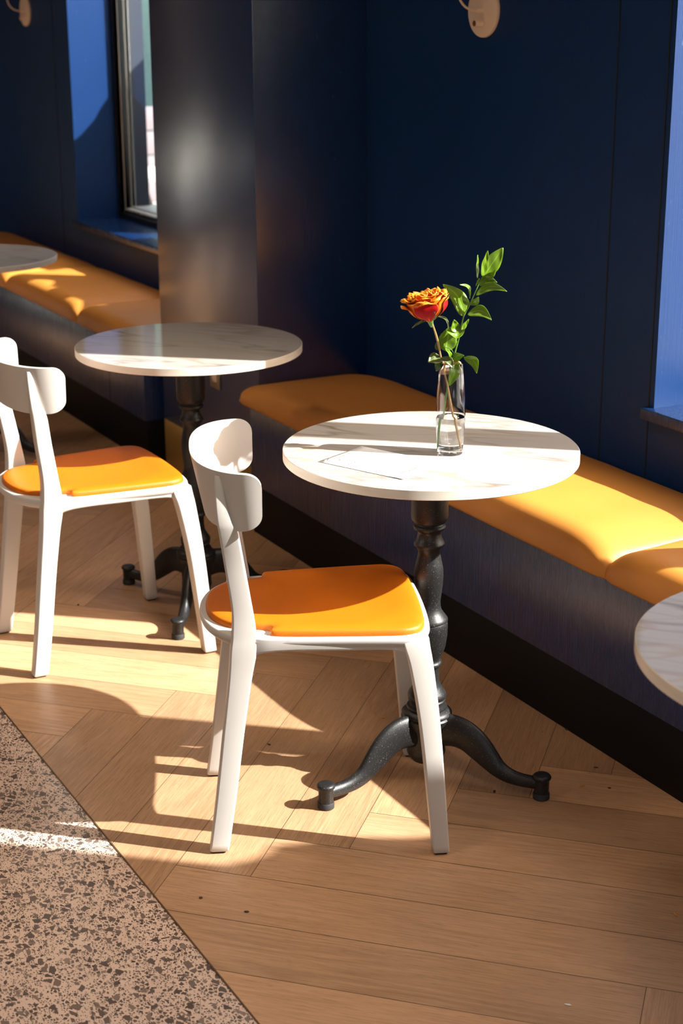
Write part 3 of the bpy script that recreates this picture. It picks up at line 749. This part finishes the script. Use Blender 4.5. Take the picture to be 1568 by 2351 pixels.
# bloom frame
bc = at(988, 738, -.004); up = (at(972, 665, -.004)-bc).normalized(); side = up.cross(-FH).normalized(); fwd = side.cross(up)
if side.dot(CR) < 0: side = -side
fwd = -(FH-up*FH.dot(up)).normalized()
def petal(name, mt, ang, r0, h, wid, flare, curl, seed, zb=0):
    """ang around the axis, r0 radius at mid-height, h height, wid angular half width, flare radius at top"""
    random.seed(seed); bm = bmesh.new(); uvl = bm.loops.layers.uv.new('leaf'); NU, NV = 14, 14; g = []
    for i in range(NU+1):
        t = i/NU; row = []
        wprof = math.sin(PI*min(1, .12+t*.62))**.7 * (1 if t < .8 else math.sqrt(max(0.02, 1-((t-.8)/.215)**2)))
        for j in range(NV+1):
            s_ = -1+2*j/NV
            a = ang+s_*wid*wprof
            rr = .004+(r0-.004)*math.sin(PI/2*min(1, t*1.55))**.9+(flare)*max(0, t-.55)**2/.2025
            rr += curl*max(0, t-.82)/.18 + .0012*math.sin(s_*5+seed)*t + .0012*s_*s_*t
            z = zb+h*(t**.9)-curl*.9*max(0, t-.88)/.12+.0022*math.sin(s_*4.2+seed*1.7)*t**3 - abs(s_)**3*.004*t
            row.append((bm.verts.new(bc+up*z+side*(rr*math.sin(a))+fwd*(rr*math.cos(a))), (t, (s_+1)/2)))
        g.append(row)
    for i in range(NU):
        for j in range(NV):
            q = (g[i][j], g[i+1][j], g[i+1][j+1], g[i][j+1]); f = bm.faces.new([x[0] for x in q])
            for lp, x in zip(f.loops, q): lp[uvl].uv = x[1]
    me = bpy.data.meshes.new(name); bm.to_mesh(me); bm.free(); me.materials.append(mt)
    o = bpy.data.objects.new(name, me); col.objects.link(o); me.polygons.foreach_set('use_smooth', [True]*len(me.polygons))
    o.parent = rs; o.matrix_parent_inverse = Matrix.Translation(-rs.location); md = o.modifiers.new('S', 'SOLIDIFY'); md.thickness = .0005
    return o
k = 0
for n_, r0, h, wid, flare, curl in ((3, .006, .060, 1.5, .003, .001), (4, .012, .062, 1.15, .004, .002), (5, .018, .064, .95, .005, .003), (5, .024, .064, .85, .006, .004), (6, .031, .062, .72, .007, .005), (5, .037, .058, .75, .006, .006)):
    for i in range(n_):
        k += 1; petal('petal', M['petal'], 2*PI*i/n_+r0*90, r0, h+.002*math.sin(k*2.1), wid, flare, curl, k)
petal('petal', M['petal_red'], -.12, .0405, .050, .66, .001, .001, 41)['label'] = 'red outer petal'
petal('petal', M['petal'], -1.45, .037, .046, .50, .012, .002, 42); petal('petal', M['petal'], 1.35, .039, .052, .8, .004, .003, 43); petal('petal', M['petal_red'], 1.25, .0415, .046, .45, .004, .002, 44)
b = bmesh.new(); prof = [(.0022, -.012), (.0045, -.006), (.0062, .0), (.0065, .004), (.004, .008)]
MB_ = Matrix.Translation(bc) @ Matrix(((side.x, fwd.x, up.x, 0), (side.y, fwd.y, up.y, 0), (side.z, fwd.z, up.z, 0), (0, 0, 0, 1)))
lathe(b, prof, 16, M=MB_); world_obj('calyx', b, M['stem_g'], rs)
leaf('sepal', M['leaf_d'], rs, zz(455, 1035, -.01), zz(255, 1140, -.03), .005, .003, .4); leaf('sepal', M['leaf_d'], rs, zz(575, 985, -.01), zz(722, 1155, -.02), .005, .010, .4)
leaf('sepal', M['leaf_d'], rs, zz(520, 1040, -.012), zz(548, 930, -.045), .012, 0, .3)
leaf('leaf', M['leaf_g'], rs, zz(690, 1440, .006), zz(745, 1120, .01), .044, 0, .15, serr=.04, roll=.2)
leaf('leaf', M['leaf_d'], rs, zz(640, 1400, .01), zz(560, 1330, .02), .022, 0, .2, serr=.04)
leaf('leaf', M['leaf_d'], rs, zz(640, 1520, -.004), zz(462, 1575, -.014), .030, .004, .25, serr=.05, roll=.3)
leaf('leaf', M['leaf_d'], rs, zz(620, 1545, -.002), zz(570, 1695, -.01), .017, 0, .3, serr=.05)
leaf('leaf', M['leaf_d'], rs, zz(625, 1520, -.012), zz(780, 1670, -.022), .018, .008, .4)

# ------------------------------------------------------------------ menu card
M['paper'] = mat('menu_paper', (.86, .85, .83), .6); M['ink'] = mat('grey_ink', (.012, .012, .016), .8, spec=.1)
mo = Vector((-2.546, 1.535, .7633)); rd = Vector((-.396, .918, 0)); ud = Vector((-.918, -.396, 0))
mr = empty('menu_card', mo, math.atan2(rd.y, rd.x)); tag(mr, 'white printed menu sheet lying flat on the marble table left of the vase', 'menu')
b = bmesh.new(); nx = 12
g = []
for i in range(nx+1):
    for j in range(2): pass
rows = [[b.verts.new((.148*i/8, .213*j/12, .0006+.0012*max(0, 1-((i/8)**2+(j/12)**2)*30))) for j in range(13)] for i in range(9)]
for i in range(8):
    for j in range(12): b.faces.new((rows[i][j], rows[i+1][j], rows[i+1][j+1], rows[i][j+1]))
obj('sheet', b, M['paper'], mr, mods=(('SOLIDIFY', dict(thickness=.0003)),))
def text(s, x, y, size, z=.0011, rot=0):
    cu = bpy.data.curves.new('t', 'FONT'); cu.body = s; cu.size = size; cu.extrude = .00003
    to = bpy.data.objects.new('t', cu); col.objects.link(to); bpy.context.view_layer.update()
    me = bpy.data.meshes.new_from_object(to.evaluated_get(bpy.context.evaluated_depsgraph_get())); col.objects.unlink(to); bpy.data.objects.remove(to)
    bb = bmesh.new(); bb.from_mesh(me); bpy.data.meshes.remove(me); bmesh.ops.translate(bb, verts=bb.verts, vec=(x, y, z)); return bb
b = bmesh.new(); merge(b, text('SAVORY', .012, .146, .010, .0014)); obj('heading', b, M['ink'], mr, smooth=False)
random.seed(3)
b = bmesh.new()
def line(x0, x1, y, h=.0012):
    x = x0
    while x < x1:
        w = random.uniform(.003, .009); box(b, x, min(x+w, x1), y, y+h, .0013, .0014); x += w+.0015
for y0, n_, xa, xb in ((.196, 1, .046, .10), (.184, 2, .03, .09), (.135, 4, .008, .06), (.110, 4, .008, .055), (.083, 4, .008, .07), (.135, 3, .084, .125), (.115, 4, .084, .13), (.092, 3, .084, .12), (.058, 3, .02, .075), (.028, 2, .03, .11)):
    for q in range(n_): line(xa+random.uniform(0, .004), xb-random.uniform(0, .018), y0-q*.0042, .0016 if y0 > .19 or y0 < .03 else .0011)
obj('print_lines', b, M['ink'], mr, smooth=False)
b = bmesh.new()
for i in range(40):
    if i % 9 == 8: continue
    a0, a1 = 2*PI*i/40, 2*PI*(i+1)/40
    q = [(.026+rr*math.cos(a), .193+rr*math.sin(a), .0014) for rr, a in ((.0125, a0), (.0134, a0), (.0134, a1), (.0125, a1))]; b.faces.new([b.verts.new(p) for p in q])
obj('logo_ring', b, M['ink'], mr, smooth=False)

# ------------------------------------------------------------------ wall lamps
def lamp(x, z, label):
    r = empty('wall_lamp', (x, YW, z)); tag(r, label, 'wall lamp', 'cream wall lamps')
    Mx = Matrix.Rotation(math.radians(90), 4, 'X')    # z -> -y
    b = bmesh.new(); lathe(b, [(.0715, 0), (.0725, .002), (.0725, .008), (.071, .0105), (.068, .0115)], 64, M=Mx); obj('backplate', b, M['lamp'], r)
    b = bmesh.new(); lathe(b, [(.0065, .010), (.0065, .030), (.0060, .031)], 24, M=Mx); obj('socket', b, M['lamp'], r)
    b = bmesh.new(); lathe(b, [(.0092, .011), (.0092, .034), (.0086, .0355)], 24, M=Matrix.Translation((0, 0, -.0345)) @ Mx); k = obj('switch_knob', b, M['lamp'], r)
    b = bmesh.new(); lathe(b, [(.0078, .0352), (.0076, .0364)], 24, M=Matrix.Translation((0, 0, -.0345)) @ Mx); obj('knob_cap', b, M['copper'], k)
    b = bmesh.new(); tube(b, crom([(0, -.028, 0), (0, -.045, .001), (0, -.066, .009), (0, -.084, .028), (0, -.092, .055), (0, -.094, .10), (0, -.085, .16), (0, -.10, .20)], 8), .0032, 10); obj('arm', b, M['lamp'], r)
    b = bmesh.new(); lathe(b, [(.012, .26), (.022, .25), (.040, .20), (.052, .165), (.050, .165), (.038, .198), (.020, .246), (.010, .255)], 32, (0, -.11)); obj('shade', b, M['lamp'], r)
lamp(-3.813, 1.636, 'cream wall lamp with copper switch cap on the dark wall above the rose')
lamp(-7.83, 1.628, 'cream wall lamp at the top left corner, left of the far window')

# ------------------------------------------------------------------ outside
b = bmesh.new(); box(b, -34, 20, YO, 30, -.3, -.05); box(b, -34, XE-.2, -14, YO, -.3, -.05); box(b, XN+.2, 20, -14, YO, -.3, -.05); box(b, XE-.2, XN+.2, -14, YS-.2, -.3, -.05)
o = obj('pavement', b, M['paving'], smooth=False); tag(o, 'pale paving outside the windows', kind='structure')
def hedge(name, c, s, lb, seed, sub=5, dens=1, group=None):
    bm = bmesh.new(); bmesh.ops.create_icosphere(bm, subdivisions=sub, radius=1)
    for v in bm.verts:
        p = v.co.copy(); e = 3.5
        k = (abs(p.x)**e+abs(p.y)**e+abs(p.z)**e)**(-1/e)
        p = p*(k*.35+.65)
        n = noise.noise(p*3+Vector((seed, 0, 0)))*.08+noise.noise(p*11+Vector((0, seed, 0)))*.06
        p *= 1+n; v.co = Vector((p.x*s[0], p.y*s[1], p.z*s[2]))
    o = obj(name, bm, M['leaf'], angle=180); o.location = c; return tag(o, lb, 'shrub', group)
def clipped(c, rx, h, lb, seed):  # unseen shrubs added to block sun and shape the shade
    r = empty('added_shrub', (c[0], c[1], -.05)); tag(r, lb, 'potted shrub', 'potted shrubs added outside the windows to cast shade')
    b = bmesh.new(); lathe(b, [(.22, 0), (.30, .02), (.36, .5), (.38, .52), (.36, .54), (.33, .50)], 32); obj('pot', b, M['pot'], r)
    o = hedge('foliage', (0, 0, .52+(h-.5)/2), (rx, .42, (h-.45)/2), None, seed); del o['category']; o.parent = r
clipped((-6.56, 3.62), .60, 1.98, 'rounded evergreen shrub in a concrete pot added outside the far window to shade it', 2)
clipped((-5.24, 3.62), .50, 1.86, 'slightly lower evergreen shrub in a concrete pot added outside, behind the pillar, for its shade', 5)
clipped((-.12, 3.62), .64, 2.56, 'tall rounded evergreen shrub in a concrete pot added outside the near window to block sun', 8)
b = bmesh.new()
for k in range(5): box(b, -12.03, -12.0, 3.3, 9, -.05+k*.19, .13+k*.19, .004)
o = obj('fence', b, M['fence']); tag(o, 'low grey mauve board fence seen through the far window', 'fence')
hedge('hedge', (-15.5, 6.4, 1.7), (1.6, 3.0, 3.6), 'tall leafy hedge beyond the fence through the far window', 9)
b = bmesh.new(); box(b, -16.5, -15.2, -9, 2.6, -.1, 5.5)  # unseen block added to keep the upper pillar reflection dark
o = obj('building', b, mat('dark_backdrop', (.014, .010, .009), .9, spec=.1), smooth=False); tag(o, 'dark unseen building added past the far doors to darken reflections', 'building')
r = empty('patio_table', (-9.05, 3.72, -.05)); tag(r, 'small round patio table with dark crossed legs seen through the far window', 'table')
b = bmesh.new(); lathe(b, [(.33, .72), (.335, .725), (.335, .74), (.33, .745)], 48); obj('tabletop', b, M['alu'], r)
for s in (1, -1):
    b = bmesh.new(); tube(b, [(s*.26, -.2, 0), (-s*.22, .2, .72)], .016); obj('leg', b, M['frame'], r)
    b = bmesh.new(); tube(b, [(s*.26, .2, 0), (-s*.22, -.2, .72)], .016); obj('leg', b, M['frame'], r)
# a few crumbs on the floor
M['crumb'] = mat('brown_crumb', (.05, .025, .015), .7); M['crumb_o'] = mat('orange_crumb', (.50, .22, .05), .7); M['crumb_w'] = mat('white_scrap', (.8, .75, .68), .7)
def fl(px, py):
    d = CF + CR*((px-784)/FPX) - CU*((py-1175.5)/FPX); t = -CO.z/d.z; return CO+d*t
CR_ = [((1135, 1818), 'crumb', 'dark crumb left of the right table foot'), ((1399, 1810), 'crumb', 'dark crumb near the plinth, right of the table foot'), ((1302, 1676), 'crumb', 'dark crumb against the black plinth'),
       ((880, 1649), 'crumb_o', 'orange petal scrap beside the cast iron base'), ((1245, 1680), 'crumb_o', 'orange crumb left of the plinth crumb'), ((1337, 1805), 'crumb_o', 'small orange crumb right of the table foot'),
       ((1551, 2100), 'crumb_o', 'orange flake at the right edge'), ((1304, 2308), 'crumb_w', 'white paper scrap near the bottom'), ((461, 2062), 'crumb', 'dark crumb in front of the near chair'),
       ((1368, 1763), 'crumb', 'thin dark crumb by the plinth'), ((618, 1710), 'crumb', 'dark crumb under the chair with the orange pad'), ((180, 1389), 'crumb', 'dark crumb under the left chair'), ((566, 2094), 'crumb', 'brown crumb in front of the chair legs')]
for i, (p, mm, lb) in enumerate(CR_):
    bm = bmesh.new(); bmesh.ops.create_icosphere(bm, subdivisions=2, radius=1); random.seed(i)
    sc = (random.uniform(.003, .007)*(1.4 if mm != 'crumb' else 1), random.uniform(.0018, .0035), .0012)
    for v in bm.verts:
        v.co = Vector((v.co.x*sc[0], v.co.y*sc[1], v.co.z*sc[2])) * (1+.35*noise.noise(v.co*2+Vector((i, 0, 0))))
    o = obj('crumb', bm, M[mm]); q = fl(*p); o.location = (q.x, q.y, .0013); o.rotation_euler = (0, 0, random.uniform(0, 6)); tag(o, lb, 'crumb', 'crumbs on the floor')

# ------------------------------------------------------------------ light
sd_ = bpy.data.lights.new('sun', 'SUN'); sd_.energy = 20; sd_.angle = math.radians(.53); sd_.color = (1, .96, .91)
so = bpy.data.objects.new('sun', sd_); col.objects.link(so)
el, az = math.atan(1/1.33), math.radians(229.9)     # light travels towards az, downwards
ld = Vector((math.cos(az)*math.cos(el), math.sin(az)*math.cos(el), -math.sin(el)))
so.rotation_euler = ld.to_track_quat('-Z', 'Y').to_euler(); so.location = (6, 8, 8)
w = bpy.data.worlds.new('world'); SC.world = w; w.use_nodes = True; nt = w.node_tree; bg = nt.nodes['Background']
sky = nt.nodes.new('ShaderNodeTexSky'); sky.sky_type = 'NISHITA'; sky.sun_disc = False; sky.sun_elevation = el
sky.sun_rotation = math.radians(90)-(az-PI); sky.air_density = 1.0; sky.dust_density = 2.0
hz = nt.nodes.new('ShaderNodeMix'); hz.data_type = 'RGBA'; hz.blend_type = 'MULTIPLY'; hz.inputs[0].default_value = 1; hz.inputs[7].default_value = (1.12, .97, .80, 1)
nt.links.new(sky.outputs[0], hz.inputs[6]); nt.links.new(hz.outputs[2], bg.inputs[0]); bg.inputs[1].default_value = .75
M['opal'] = mat('added_light_diffuser', (.9, .85, .75), .4); M['opal'].node_tree.nodes['Principled BSDF'].inputs['Emission Color'].default_value = (1, .82, .62, 1); M['opal'].node_tree.nodes['Principled BSDF'].inputs['Emission Strength'].default_value = .8  # glowing disc of the added ceiling lights
def fill_downlight(x, y, e, lb):  # unseen lights added as warm fill on floor and tables
    r = empty('added_ceiling_light', (x, y, ZC)); tag(r, lb, 'ceiling light', 'added fill lights on the ceiling, out of the frame')
    b = bmesh.new(); lathe(b, [(.26, -.05), (.27, -.045), (.27, 0)], 40); obj('housing', b, M['ceiling'], r)
    b = bmesh.new(); lathe(b, [(.245, -.052), (.24, -.054)], 40); obj('diffuser', b, M['opal'], r)
    la = bpy.data.lights.new('added_ceiling_lamp', 'AREA'); la.shape = 'DISK'; la.size = .45; la.energy = e; la.color = (1, .80, .62); la.spread = math.radians(115)
    lo = bpy.data.objects.new('added_ceiling_lamp', la); col.objects.link(lo); lo.location = (0, 0, -.06); lo.parent = r
for x, y, e in ((-.6, .55, 13), (-2.6, .55, 7), (-4.6, .55, 9), (-6.6, .55, 9), (-1.6, -1.6, 7), (-4.2, -1.6, 7)):
    fill_downlight(x, y, e, 'round opal ceiling light added above the aisle as fill, out of the frame')
vs = SC.view_settings; vs.view_transform = 'Standard'; vs.look = 'None'; vs.exposure = 0; vs.gamma = 1; vs.use_curve_mapping = False
